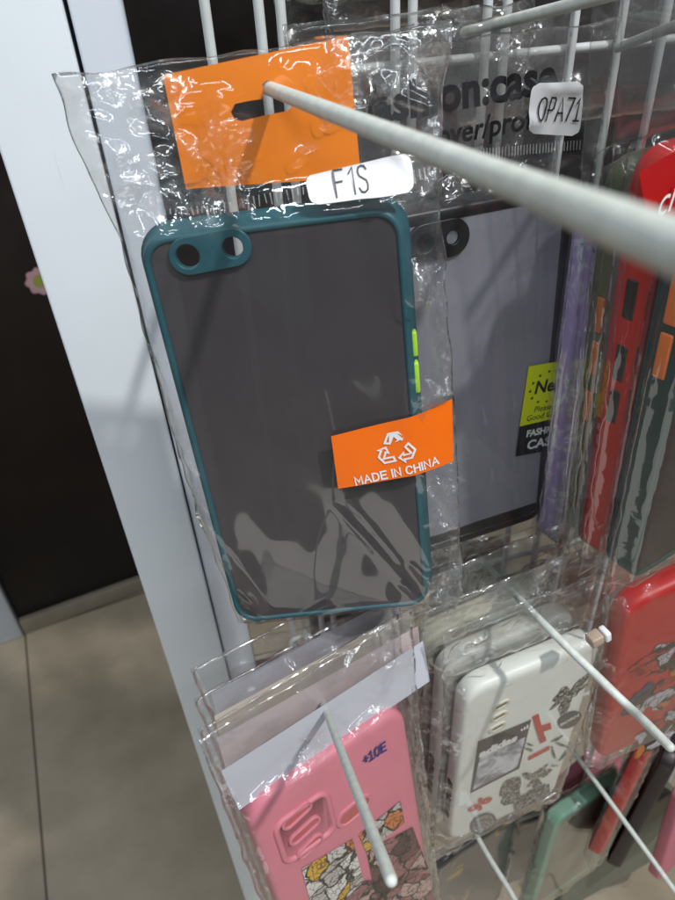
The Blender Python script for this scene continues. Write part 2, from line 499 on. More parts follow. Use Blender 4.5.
def quad_axes(fr, tl, tr, bl, o=0):
    a, b, c = V(fr.loc(*tl, o)), V(fr.loc(*tr, o)), V(fr.loc(*bl, o))
    return a, b, c


def sticker(fr, corners, F, eps, nx=20, nz=12, rnd=0.0, o=0.0, curl=None):
    """grid patch whose four photo corners (tl,tr,br,bl) are measured on the thing's own plane"""
    tl, tr, br, bl = [V(fr.loc(*p, o)) for p in corners]
    W = (tr - tl).length; H = (bl - tl).length
    vs, fs = [], []
    for j in range(nz + 1):
        t = j / nz; inset = 0
        if rnd:
            d = min(t, 1 - t) * H
            if d < rnd: inset = (rnd - math.sqrt(max(0, rnd * rnd - (rnd - d) ** 2))) / W
        for i in range(nx + 1):
            s = inset + (1 - 2 * inset) * i / nx
            p = (tl * (1 - s) + tr * s) * (1 - t) + (bl * (1 - s) + br * s) * t
            e = eps + (curl(s, t) if curl else 0)
            vs.append((p.x, -(F(p.x, p.y) + e), p.y))
    for j in range(nz):
        for i in range(nx):
            a = j * (nx + 1) + i; fs.append((a, a + nx + 1, a + nx + 2, a + 1))
    me = mesh('patch', vs, fs)
    c = (tl + tr + br + bl) / 4
    ex = ((tr - tl) + (br - bl)).normalized(); ez = ((tl - bl) + (tr - br)).normalized()
    return me, c, W, H, ex, ez


def tube(path, r, seg=12, rad=None):
    """round rod along a smooth path of points, ends rounded"""
    pts = [V(p) for p in path]
    dense = []
    for i in range(len(pts) - 1):
        p0 = pts[max(i - 1, 0)]; p1 = pts[i]; p2 = pts[i + 1]; p3 = pts[min(i + 2, len(pts) - 1)]
        for k in range(8):
            t = k / 8
            dense.append(.5 * ((2 * p1) + (p2 - p0) * t + (2 * p0 - 5 * p1 + 4 * p2 - p3) * t * t + (3 * p1 - p0 - 3 * p2 + p3) * t ** 3))
    dense.append(pts[-1])
    rs = [r] * len(dense)
    T0 = (dense[1] - dense[0]).normalized(); T1 = (dense[-1] - dense[-2]).normalized()
    pre = [(dense[0] - T0 * r * k, r * math.sqrt(max(.0004, 1 - k * k))) for k in (.98, .8, .45)]
    post = [(dense[-1] + T1 * r * k, r * math.sqrt(max(.0004, 1 - k * k))) for k in (.45, .8, .98)]
    dense = [p for p, _ in pre] + dense + [p for p, _ in post]; rs = [q for _, q in pre] + rs + [q for _, q in post]
    up = V((0, 0, 1)) if abs(T0.z) < .9 else V((1, 0, 0))
    vs, fs = [], []
    for i, p in enumerate(dense):
        T = (dense[min(i + 1, len(dense) - 1)] - dense[max(i - 1, 0)]).normalized()
        a = T.cross(up).normalized(); b = a.cross(T).normalized(); up = b
        for k in range(seg):
            an = 2 * PI * k / seg; vs.append(p + (a * math.cos(an) + b * math.sin(an)) * rs[i])
    for i in range(len(dense) - 1):
        for k in range(seg):
            j = (k + 1) % seg; fs.append((i * seg + k, i * seg + j, (i + 1) * seg + j, (i + 1) * seg + k))
    fs.append(tuple(range(seg))[::-1]); fs.append(tuple(range((len(dense) - 1) * seg, len(dense) * seg)))
    return mesh('rod', vs, fs)


def smooth01(t): t = max(0, min(1, t)); return t * t * (3 - 2 * t)


class Bag:
    """flat clear pouch: front and back sheet meeting in side seams, bulged round the case inside"""
    def __init__(s, fr, rows, case, front=.0015, back=.012, seam=-.004, seed=0, und=.0004, crk=.0004, margin=.010, edge=.012, glint=1.0, ridges=(), tongue=0.0):
        s.fr, s.rows, s.case, s.front, s.back, s.seam, s.seed = fr, rows, case, front, back, seam, seed
        s.und, s.crk, s.margin, s.edge, s.glint, s.ridges, s.tongue = und, crk, margin, edge, glint, ridges, tongue

    def bounds(s, z):
        R = s.rows
        if z >= R[0][0]: return R[0][1:]
        for a, b in zip(R, R[1:]):
            if z >= b[0]:
                t = (a[0] - z) / (a[0] - b[0]); return a[1] + (b[1] - a[1]) * t, a[2] + (b[2] - a[2]) * t
        return R[-1][1:]

    def mask(s, x, z):
        cw, ch, cz = s.case
        dx = abs(x) - cw / 2; dz = abs(z - cz) - ch / 2
        d = math.hypot(max(dx, 0), max(dz, 0))
        inside = min(max(dx, dz), 0)
        b = 1 - smooth01(d / s.margin)
        xl, xr = s.bounds(z)
        e = min(x - xl, xr - x, z - s.rows[-1][0], s.rows[0][0] - z)
        seamf = smooth01(e / .006)
        # crinkle: strong off the case, quiet over its flat back
        c = smooth01((d + .0035 if d > 0 else .0035 + inside * .7) / .010)
        cl_ = noise.noise(V((x * 55 + s.seed * 1.7, z * 55, s.seed * .9))) + .5 * noise.noise(V((x * 140, z * 140, s.seed)))
        ed = 1 - smooth01((min(x - xl, xr - x) - .001) / .007)
        c = c * (.10 + 1.75 * smooth01(cl_ * 1.5 + .22)) + 1.1 * ed * smooth01(.5 + noise.noise(V((z * 190, x * 40, s.seed))) * 1.2) * (1 - b * .8)
        return b * seamf, c * s.glint, seamf, d

    def o(s, x, z, side=1, want=False):
        b, c, sf, d = s.mask(x, z)
        sd = s.seed
        top = s.front if side > 0 else -s.back
        hd = .0007 * side
        base = s.seam + hd * sf + (top - s.seam) * b
        p = V((x * 46 + z * 14 + sd * 7.3, z * 17 - x * 8 + sd * 3.1, side * 2.7))
        und = noise.noise(p) * s.und * sf
        q = V((x * 150 + z * 60 + sd, z * 120 - x * 40, side * 5 + sd * 2))
        w = V((noise.noise(q * .5), noise.noise(q * .5 + V((9, 2, 5))), 0)) * 1.2
        cr = abs(noise.noise(q * .22 + w * .5)) * 2.6 + abs(noise.noise(q * .55 + w)) * 1.1 + abs(noise.noise(q * 1.2 + w)) * .35
        base += side * ((und + s.und * .4) * (.3 + .7 * b) + cr * s.crk * c * (.25 + .75 * sf))
        if s.tongue and side > 0 and z < .01:
            base += s.tongue * min(.045, .01 - z) * (.45 - 1.7 * abs(noise.noise(V((x * 40 + z * 16, z * 7, 4.2)))) + .3 * noise.noise(V((x * 95 - z * 30, z * 10, 8.1)))) * b * smooth01((z + .0785) / .012)
        if side > 0: base = max(base, s.seam + .0003)
        else: base = min(base, s.seam - .0003)
        if side > 0:
            for (x0, z0, x1, z1, wd, am) in s.ridges:
                ax, az = x1 - x0, z1 - z0; L2 = ax * ax + az * az
                t = ((x - x0) * ax + (z - z0) * az) / L2
                if -.1 < t < 1.1:
                    dd = ((x - x0) * az - (z - z0) * ax) / math.sqrt(L2)
                    wv = wd * (.4 + .6 * max(0, min(1, t)))
                    base += am * max(0, 1 - abs(dd) / wv) * smooth01((t + .1) / .25) * smooth01((1.1 - t) / .25)
        return (base, c) if want else base

    def F(s, x, z): return s.o(x, z, 1)

    def build(s, name, mat, res=.0016, wob=.0006):
        z0, z1 = s.rows[0][0], s.rows[-1][0]
        nz = max(8, int((z0 - z1) / res)); wmax = max(b[2] - b[1] for b in s.rows); nx = max(8, int(wmax / res))
        vs, cr, fs = [], [], []
        idx = {}
        for side in (1, -1):
            for j in range(nz + 1):
                z = z0 + (z1 - z0) * j / nz
                xl, xr = s.bounds(z)
                xl += noise.noise(V((z * 90, s.seed, 1))) * wob * 2; xr += noise.noise(V((z * 90, s.seed, 4))) * wob * 2
                for i in range(nx + 1):
                    border = i in (0, nx) or j in (0, nz)
                    if side < 0 and border: idx[(side, i, j)] = idx[(1, i, j)]; continue
                    x = xl + (xr - xl) * i / nx
                    zz = z + (noise.noise(V((x * 70, s.seed, 8))) * wob * 3 if j in (0, nz) else 0)
                    o, c = s.o(x, zz, side, True)
                    idx[(side, i, j)] = len(vs); vs.append((x, -o, zz)); cr.append(c)
            for j in range(nz):
                for i in range(nx):
                    q = (idx[(side, i, j)], idx[(side, i, j + 1)], idx[(side, i + 1, j + 1)], idx[(side, i + 1, j)])
                    fs.append(q if side > 0 else q[::-1])
        me = mesh(name, vs, fs)
        a = me.attributes.new('crinkle', 'FLOAT', 'POINT'); a.data.foreach_set('value', cr)
        return obj(name, me, mat, None, s.fr.mw)


# ---------------------------------------------------------------- phone cases


def bumper_case(fr, w, h, label, rim, panel, t=.0095, r=.009, rimw=.0026, flare=.0, hole=None, group=None):
    """case with a rubber rim and a frosted back plate"""
    root = empty('phone_case', fr.mw, label, 'phone case', group)
    prof = [(-rimw, .0003), (-rimw + .0007, -.0002), (-.0012, -.0002), (-.0004, .0003), (0, .0012), (flare * .6, t - .0016), (flare, t - .0006), (flare - .0006, t), (flare - .0015, t), (flare - .0017, t - .0006), (-.0016, .0026), (-rimw, .0017)]
    obj('bumper_frame', sweep_ring(w, h, r, prof), rim, root)
    loops = [rrect(w - 2 * rimw + .0004, h - 2 * rimw + .0004, r - rimw)[0]]
    if hole: loops.append(hole)
    me = curve_mesh(loops, .0006)
    for v in me.vertices: v.co.y += .0011
    obj('back_panel', me, panel, root, smooth=False)
    return root


def shell_case(fr, w, h, label, mat, t=.0095, r=.010, group=None):
    root = empty('phone_case', fr.mw, label, 'phone case', group)
    prof = [(-.0042, 0), (-.0024, .0002), (-.0011, .0008), (-.0003, .0019), (0, .0034), (0, t - .0012), (-.0004, t - .0003), (-.001, t), (-.0017, t - .0003), (-.0019, t - .001), (-.0019, .0022)]
    obj('shell', sweep_ring(w, h, r, prof, False, True, True), mat, root)
    return root


def capsule_loop(ax, az, bx, bz, rad, n=10):
    a = math.atan2(bz - az, bx - ax); L = []
    for i in range(n + 1): an = a - PI / 2 + PI * i / n; L.append((bx + rad * math.cos(an), bz + rad * math.sin(an)))
    for i in range(n + 1): an = a + PI / 2 + PI * i / n; L.append((ax + rad * math.cos(an), az + rad * math.sin(an)))
    return L


def circle_loop(x, z, r, n=24, k=1.0): return [(x + r * math.cos(2 * PI * i / n), z + r * k * math.sin(2 * PI * i / n)) for i in range(n)]


def side_button(root, w, side, z0, z1, y0, y1, mat, out=.0008, name='side_button', label=None):
    x = side * w / 2
    me = bevel_box(min(x - side * .0006, x + side * out), max(x - side * .0006, x + side * out), y0, y1, z0, z1, .0007)
    o = obj(name, me, mat, root)
    if label: o['label'] = label
    return o


# ================================================================ SETTING
fl = mesh('floor', [(-6, -6, 0), (6, -6, 0), (6, 6, 0), (-6, 6, 0)], [(0, 1, 2, 3)])
tag(obj('floor', fl, 'floor', smooth=False), kind='structure')

# dark cabinet across the aisle
ca, sa = math.cos(math.radians(10)), math.sin(math.radians(10))
cm = Matrix.Translation((-.487, 1.227, 0)) @ Matrix.Rotation(math.radians(10), 4, 'Z')
cab = empty('dark_cabinet', cm, 'tall near-black cabinet standing on the tiles behind the white upright', 'cabinet')
obj('door_panel', bevel_box(.0, 2.6, .012, .5, .045, 2.2, .004), 'dark_wood', cab)
obj('skirting', bevel_box(0, 2.6, .0, .49, 0, .043, .003), 'skirting', cab)
obj('side_frame', bevel_box(-.42, -.003, -.004, .5, 0, 2.2, .004), 'frame_white', cab)
# flower sticker on the dark door
inv = cm.inverted()
fc = inv @ (lambda v: CAM + v * ((V((-.487, 1.227, 0)) + V((-sa, ca, 0)) * .012 - CAM).dot(V((-sa, ca, 0))) / v.dot(V((-sa, ca, 0)))))(ray(40, 281))
pet = [(fc.x + .024 * (1 + .08 * math.cos(8 * a)) * math.cos(a), fc.z + .024 * (1 + .08 * math.cos(8 * a)) * math.sin(a)) for a in [2 * PI * i / 64 for i in range(64)]]
me = curve_mesh([pet]);
for v in me.vertices: v.co.y += .0105
fs_ = obj('flower_sticker', me, 'flower_pink', cab, smooth=False); fs_['label'] = 'pink flower sticker with green centre'
me = curve_mesh([circle_loop(fc.x, fc.z, .012)])
for v in me.vertices: v.co.y += .0100
obj('flower_centre', me, 'flower_green', fs_, smooth=False)

# white upright of the rack: broad front panel and a recessed channel beside it
pm = Matrix.Identity(4)
post = empty('rack_upright', pm, 'smooth white metal upright at the side of the rack with a narrow groove', 'rack upright')


def lean(me, k):
    for v in me.vertices: v.co.x += k * (1.2 - v.co.z)
    return me


obj('front_panel', lean(bevel_box(-.0500, -.0143, .300, .34, .02, 1.6, .0012), .006), 'post', post)
obj('side_channel', lean(bevel_box(-.0128, .0065, .3035, .34, .02, 1.6, .0012), .003), 'strip', post)
obj('foot_plate', bevel_box(-.07, .03, .26, .40, 0, .02, .003), 'post', post)

# wire grid
grid = empty('wire_grid', Matrix.Translation((.03, .27, .4)), 'white wire grid panel behind the hanging phone cases', 'wire grid')
gi = grid.matrix_world.inverted()
for X in (.031, .049, .0565, .098, .1055, .135, .143, .172, .193, .213, .250, .288, .326, .364, .40):
    top = V((X, .27, 1.55)); bot = V((X + (.002 if X < .1 else -.001), .27, .35))
    obj('vertical_wire', tube([gi @ bot, gi @ top], .0018, 10), 'wire', grid)
for Z in (.56, .748, .935, 1.075, 1.218):
    obj('horizontal_wire', tube([gi @ V((.029, .2738, Z)), gi @ V((.405, .2738, Z))], .0018, 10), 'wire', grid)

# ---------------------------------------------------------------- hooks
HG = 'hooks of the wire grid'


def hook(path, r, label, bracket=True):
    base = V(path[0])
    root = empty('wire_hook', Matrix.Translation(base), label, 'hook', HG)
    obj('prong', tube([V(p) - base for p in path], r, 16), 'rod', root)
    if bracket:
        b = [(-.009, .003, -.030), (-.009, -.0035, -.014), (-.0088, -.004, -.001), (.0, -.004, .0), (.002, -.004, -.002), (.004, -.0035, -.014), (.004, .001, -.024)]
        obj('bracket', tube([V(p) for p in b], .0015, 10), 'rod', root)
    return root


hook([(.0425, .266, 1.2190), Q(268, 88, .208), P(450, 158, .092), P(640, 233, .0485), P(720, 264, .040)], .00185, 'nearest white hook running through the orange header card towards the viewer', False)
Cb = V((.0385, .266, .926)); C1 = Q(328, 716, .150)
hook([Cb, Q(314, 672, .205), C1, P(391, 880, .1455)], .00145, 'white hook piercing the stacked white paper headers, tip over pink case')
hook([(.151, .266, .951), Q(528, 608, .170), P(600, 679, .259), P(628, 706, .252), P(645, 722, .242), P(670, 747, .230)], .00165, 'white hook with bent tip crossing in front of the lower red case')
hook([(.133, .266, .744), (.1315, .2, .7495), Q(515, 900, .152), (.139, .10, .759)], .0018, 'white hook coming out below the white sticker case', False)
hook([(.2225, .266, .755), (.2255, .22, .7585), Q(675, 891, .128), (.241, .09, .749)], .0017, 'white hook above the mint green case at the lower corner', False)
hook([(.124, .266, 1.2275), (.127, .235, 1.2325), P(590, 0, .19), P(700, -30, .15)], .0018, 'white hook carrying the bag with printed lettering, seen through film', False)
hook([Q(618, 48, .266), Q(656, 33, .222), Q(740, 5, .16)], .0017, 'white hook carrying the stack of coloured cases seen edge-on', False)

# ================================================================ PACK 1: teal case in clear bag with orange header
F1 = Frame((.0358, .190, 1.112), (.966, -.252, .066), (-.040, .106, .993))
W1, H1 = .0795, .157
cA, cB = F1.loc(188, 256), F1.loc(233, 247)
case1 = bumper_case(F1, W1, H1, 'teal rimmed phone case with smoky frosted back under the orange header card', 'teal', 'smoke', flare=.0024, hole=capsule_loop(*cA, *cB, .0046))
ring = curve_mesh([capsule_loop(*cA, *cB, .0054), circle_loop(*cA, .0039), circle_loop(*cB, .0034)], .0012, .0003)
for v in ring.vertices: v.co.y += .0006
obj('camera_ring', ring, 'teal', case1)
for (pa, pb) in (((420, 335), (423, 360)), ((422, 366), (425, 397))):
    za, zb = F1.loc(*pa)[1], F1.loc(*pb)[1]
    side_button(case1, W1, 1, zb, za, .0030, .0066, 'neon', .0019, label='neon green side button')

px_rows = [(58, 97, 452, -2), (72, 140, 446, 60), (95, 190, 441, 140), (120, 238, 441, 200), (141, 320, 447, 300), (163, 400, 454, 400), (193, 500, 459, 500), (224, 580, 461, 562), (240, 630, 463, 594)]
rows = []
for (xl, yl, xr, yr) in px_rows:
    a = F1.loc(xl, yl, -.004); b = F1.loc(xr, yr, -.004)
    rows.append(((a[1] + b[1]) / 2, a[0], b[0]))
L1 = lambda x, y: F1.loc(x, y, .0015)
rid = []
for (a, b, wd, am) in (((338, 508), (418, 594), .0042, .0008), ((352, 502), (404, 566), .0024, .0005)):
    p, q = L1(*a), L1(*b); rid.append((p[0], p[1], q[0], q[1], wd, am))
fold = [((68, 112), (112, 128)), ((74, 138), (122, 156)), ((90, 172), (150, 190)), ((104, 205), (150, 214)), ((118, 132), (158, 118)), ((125, 168), (186, 148)), ((140, 100), (168, 128)), ((96, 92), (128, 118)),
        ((372, 120), (412, 62)), ((396, 40), (442, 84)), ((362, 60), (398, 92)), ((420, 24), (446, 40)), ((384, 92), (440, 112)), ((166, 118), (238, 94)), ((182, 96), (226, 88)), ((226, 176), (262, 150)), ((276, 62), (300, 92)), ((316, 120), (350, 112)),
        ((428, 190), (446, 214)), ((428, 250), (450, 262)), ((440, 330), (454, 344)), ((446, 480), (460, 500)), ((436, 540), (460, 556)), ((430, 580), (462, 586)), ((116, 232), (134, 262)), ((150, 350), (164, 380)), ((178, 440), (190, 470)), ((206, 540), (222, 560)), ((228, 606), (262, 622)), ((300, 615), (330, 600)), ((232, 590), (250, 606)), ((400, 580), (424, 600)), ((410, 560), (428, 580))]
rr_ = random.Random(5)
for a, b in fold:
    p, q = L1(*a), L1(*b)
    if rr_.random() < .5: p, q = q, p
    rid.append((p[0], p[1], q[0], q[1], .0024 + .0014 * rr_.random(), .0007 + .0007 * rr_.random()))
bag1 = Bag(F1, rows, (W1, H1, 0), .0014, .0112, -.0045, seed=3, und=.0012, crk=.0013, margin=.012, ridges=rid, glint=1.15, tongue=.055)
b1 = tag(bag1.build('plastic_bag', 'film', .0011), 'clear plastic bag with orange header card around the teal rimmed case', 'plastic bag')
SB = lambda x, z: bag1.seam

# header card with euro slot, inside the film
cc = [F1.loc(*p, -.0045) for p in ((163, 75), (348, 36), (361, 177), (186, 189))]
slot = [F1.loc(*p, -.0045) for p in ((231, 112), (235, 104), (248, 101), (262, 99), (264, 90), (262, 84), (268, 80), (275, 84), (276, 96), (290, 93), (295, 97), (294, 105), (287, 111), (262, 116), (242, 121), (234, 119))]
cl = []
for i in range(4):
    a, b = V(cc[i]), V(cc[(i + 1) % 4])
    for k in range(24): cl.append(tuple(a + (b - a) * k / 24))
me = curve_mesh([cl, slot], .00012)
me2 = bpy.data.meshes.new('card')
import bmesh
bm = bmesh.new(); bm.from_mesh(me)
for _ in range(1): bmesh.ops.triangulate(bm, faces=bm.faces)
for _ in range(4):
    es = [e for e in bm.edges if e.calc_length() > .004]
    if es: bmesh.ops.subdivide_edges(bm, edges=es, cuts=1, use_grid_fill=False); bmesh.ops.triangulate(bm, faces=bm.faces)
bm.to_mesh(me); bm.free()
for v in me.vertices:
    x, z = v.co.x, v.co.z
    v.co.y = v.co.y + .0045 + noise.noise(V((x * 45, z * 45, 2))) * .0006
hc = obj('header_card', me, 'card', b1, smooth=False); hc['label'] = 'orange header card with hanging slot'

# crimped seal under the header
vs, fs = [], []
for i in range(58):
    t = i / 57; px = 128 + (440 - 128) * t; py = 211 - 46 * t + 4 * math.sin(t * 5) * (1 - t)
    x, z = F1.loc(px, py, -.0036); wd = .00015 + .00012 * random.Random(i + 7).random(); ln = .0028 * (.7 + .6 * random.Random(i).random()) * min(1, .35 + t * 2.2)
    sl = (random.Random(i + 99).random() - .5) * .0006
    k = len(vs); o = bag1.F(x, z) + .00025
    vs += [(x - wd, -o, z), (x + wd, -o, z), (x + wd + sl, -o - .0002, z - ln), (x - wd + sl, -o - .0002, z - ln)]
    fs.append((k, k + 3, k + 2, k + 1))
obj('seal_teeth', mesh('seal', vs, fs), 'seal', b1, smooth=False)

# F1S label
me, c, W, H, ex, ez = sticker(F1, ((304, 178), (411, 153), (415, 190), (311, 204)), bag1.F, .0005, 24, 10, .0022, 0)
lb = obj('name_label', me, 'white_label', b1); lb['label'] = 'white label reading F1S'
tm = stroke_text('F1S', .0066, .62, .00042, .34)
drape(tm, bag1.F, .0008, F1.loc(351, 181), 0, ((ex.x, ex.y), (-ex.y, ex.x)))
obj('lettering', tm, 'grey_ink', lb, smooth=False)

# MADE IN CHINA sticker folded round the bag's edge
FS = lambda x, z: .0036 - max(0, x - .036) ** 1.3 * 1.3 + .00025 * math.sin(x * 160 + z * 60)
me, c, W, H, ex, ez = sticker(F1, ((331, 430), (453, 401), (454, 463), (338, 482)), FS, .0006, 40, 12, 0, 0)
ms = obj('origin_sticker', me, 'sticker_orange', b1); ms['label'] = 'orange sticker reading MADE IN CHINA under a recycling emblem'
axs = ((ex.x, ex.y), (-ex.y, ex.x))
tm = stroke_text('MADE IN CHINA', .0031, 1.05, .00062, .27)
drape(tm, FS, .0009, F1.loc(396, 466), 0, axs)
obj('lettering', tm, 'white_ink', ms, smooth=False)
arrow = [(-.56, .30), (-.26, .86), (.26, .86), (.44, .56), (.60, .66), (.44, .14), (.0, .28), (.14, .38), (.0, .60), (-.22, .20)]


def stroke(poly, wd):
    """outline of a polygon as a closed band (outer loop, inner loop)"""
    P_ = [V(p) for p in poly]; n = len(P_); A = sum(P_[i].x * P_[(i + 1) % n].y - P_[(i + 1) % n].x * P_[i].y for i in range(n))
    out = []
    for i in range(n):
        a = (P_[i] - P_[i - 1]).normalized(); b = (P_[(i + 1) % n] - P_[i]).normalized()
        na = V((a.y, -a.x)); nb = V((b.y, -b.x)); mm = (na + nb)
        if mm.length < .3: mm = na
        mm = mm.normalized() * min(1.6, 1 / max(.45, mm.normalized().dot(na)))
        out.append(mm * (1 if A > 0 else -1))
    return [tuple(P_[i] - out[i] * wd) for i in range(n)]


loops = []
R0 = F1.loc(395, 443); sc = .0070
for k in range(3):
    an = 2 * PI * k / 3 + math.radians(0)
    rot = lambda p: (sc * (p[0] * math.cos(an) - p[1] * math.sin(an)), sc * (p[0] * math.sin(an) + p[1] * math.cos(an)))
    ap = [(x * 1.02, y * 1.0 + .12) for x, y in arrow]
    loops.append([rot(p) for p in ap]); loops.append([rot(p) for p in stroke(ap, .11)])
me = curve_mesh(loops)
drape(me, FS, .0009, R0, 0, axs)
obj('recycling_emblem', me, 'white_ink', ms, smooth=False)

# ================================================================ PACK 2: smoky black case with yellow sticker
F2 = Frame((.115, .216, 1.103), (.997, .081, .013), (-.017, .060, .998))
W2, H2 = .077, .155
A71G = 'bagged smoky black cases on one hook'


def pack2(fr, label_case, label_bag, front=True, seed=11):
    ca_, cb_ = F2.loc(424, 243), F2.loc(452, 237)
    cs = bumper_case(fr, W2, H2, label_case, 'black_tpu', 'smoke_grey', rimw=.0046, flare=.001, hole=capsule_loop(*ca_, *cb_, .0050))
    rg = curve_mesh([capsule_loop(*ca_, *cb_, .0064), circle_loop(*ca_, .0036), circle_loop(*cb_, .0028)], .0013, .0003)
    for v in rg.vertices: v.co.y += .0006
    obj('camera_ring', rg, 'black_tpu', cs)
    obj('bottom_rim', bevel_box(-.0338, .0338, .0002, .0016, -H2 / 2 + .0040, -H2 / 2 + .0100, .0006), 'black_tpu', cs)
    lens = curve_mesh([circle_loop(*cb_, .0028)])
    for v in lens.vertices: v.co.y += .0004
    obj('lens_window', lens, 'lens_grey', cs, smooth=False)
    rws = [(.127, -.050, .052), (.10, -.049, .050), (.06, -.048, .049), (0, -.048, .048), (-.06, -.048, .048), (-.092, -.047, .047)]
    bg = Bag(fr, rws, (W2, H2, 0), .0014, .011, -.004, seed=seed, und=.0006, crk=.0008)
    bo = tag(bg.build('plastic_bag', 'film' if front else 'film_far', .0016 if front else .0025), label_bag, 'plastic bag')
    return cs, bg, bo


cs2, bag2, b2 = pack2(F2, 'smoky grey phone case with black rim wearing a yellow and black sticker', 'clear bag printed with black lettering and a white OPA71 label')
for k in (1, 2):
    fr = F2.shift(-.004 * k, -.0155 * k, .004 * k, .05 * k)
    pack2(fr, 'smoky case in the second layer behind the yellow stickered case' if k == 1 else 'rearmost smoky case in the stack behind the yellow stickered case',
          'bag directly behind the bag with printed black lettering' if k == 1 else 'rearmost bag behind the printed bag, next to the wire grid', False, 20 + k)
o2 = -.003
me, c, W, H, ex, ez = sticker(F2, ((530, 83), (580, 81), (577, 136), (524, 133)), bag2.F, .0014, 14, 14, .0028, o2)
lb = obj('name_label', me, 'white_label', b2); lb['label'] = 'white label reading OPA71'
tm = stroke_text('OPA7i', .0070, .58, .00055, .26)
drape(tm, bag2.F, .0019, F2.loc(556, 109, o2), 0, ((ex.x, ex.y), (-ex.y, ex.x)))
obj('lettering', tm, 'ink', lb, smooth=False)
tm = text_mesh('fashion:case', .0150, .98, 0, .0005)
drape(tm, bag2.F, .0004, F2.loc(463, 92, o2), .03)
obj('bag_print', tm, 'ink', b2, smooth=False)
tm = text_mesh('cover/protect', .0098, .95, .1, .0002)
drape(tm, bag2.F, .0003, F2.loc(494, 126, o2), .03)
obj('bag_print', tm, 'ink', b2, smooth=False)
vs, fs = [], []
for i in range(46):
    t = i / 45; x, z = F2.loc(440 + 140 * t, 152 - 12 * t, o2); o = bag2.F(x, z) + .0003; k = len(vs)
    vs += [(x - .0002, -o, z), (x + .0002, -o, z), (x + .0003, -o, z - .0032), (x - .0001, -o, z - .0032)]; fs.append((k, k + 3, k + 2, k + 1))
obj('seal_teeth', mesh('seal', vs, fs), 'seal', b2, smooth=False)
# sticker on the case back
Z0 = lambda x, z: .0003
me, c, W, H, ex, ez = sticker(F2, ((528, 366), (580, 357), (574, 413), (519, 426)), Z0, .00025, 6, 6)
ys = obj('promo_sticker', me, 'yellow', cs2); ys['label'] = 'yellow sticker reading New, Please visit, Good Quality'
ax2 = ((ex.x, ex.y), (ez.x, ez.y))
for s_, sz, pxy, bold, shr, sx in (('New', .0084, (549, 385), .00022, .15, .95), ('Please visit', .0040, (549, 406), 0, .2, .95), ('Good Quality', .0040, (546, 414), 0, .2, .95)):
    tm = text_mesh(s_, sz, sx, shr, bold); drape(tm, Z0, .0004, F2.loc(*pxy), 0, ax2); obj('lettering', tm, 'ink', ys, smooth=False)
sl = []
cN = F2.loc(547, 386)
for k in range(12):
    a = 2 * PI * k / 12; sx_, sz_ = cN[0] + .0088 * math.cos(a), cN[1] + .0072 * math.sin(a)
    sl.append([(sx_ + (.0009 if q % 2 == 0 else .0004) * math.sin(2 * PI * q / 10), sz_ + (.0009 if q % 2 == 0 else .0004) * math.cos(2 * PI * q / 10)) for q in range(10)])
me = curve_mesh(sl); drape(me, Z0, .0004); obj('star_ring', me, 'ink', ys, smooth=False)
me, c, W, H, ex, ez = sticker(F2, ((519, 426), (574, 413), (568, 446), (515, 456)), Z0, .00025, 6, 6)
bs = obj('promo_sticker', me, 'ink', cs2); bs['label'] = 'black sticker reading FASHION CASE'
for s_, sz, pxy, sx in (('FASHION', .0046, (543, 430), .95), ('CASE', .0064, (541, 442), 1.05)):
    tm = text_mesh(s_, sz, sx, 0, .0002); drape(tm, Z0, .0004, F2.loc(*pxy), 0, ((ex.x, ex.y), (-ex.y, ex.x))); obj('lettering', tm, 'white_ink', bs, smooth=False)

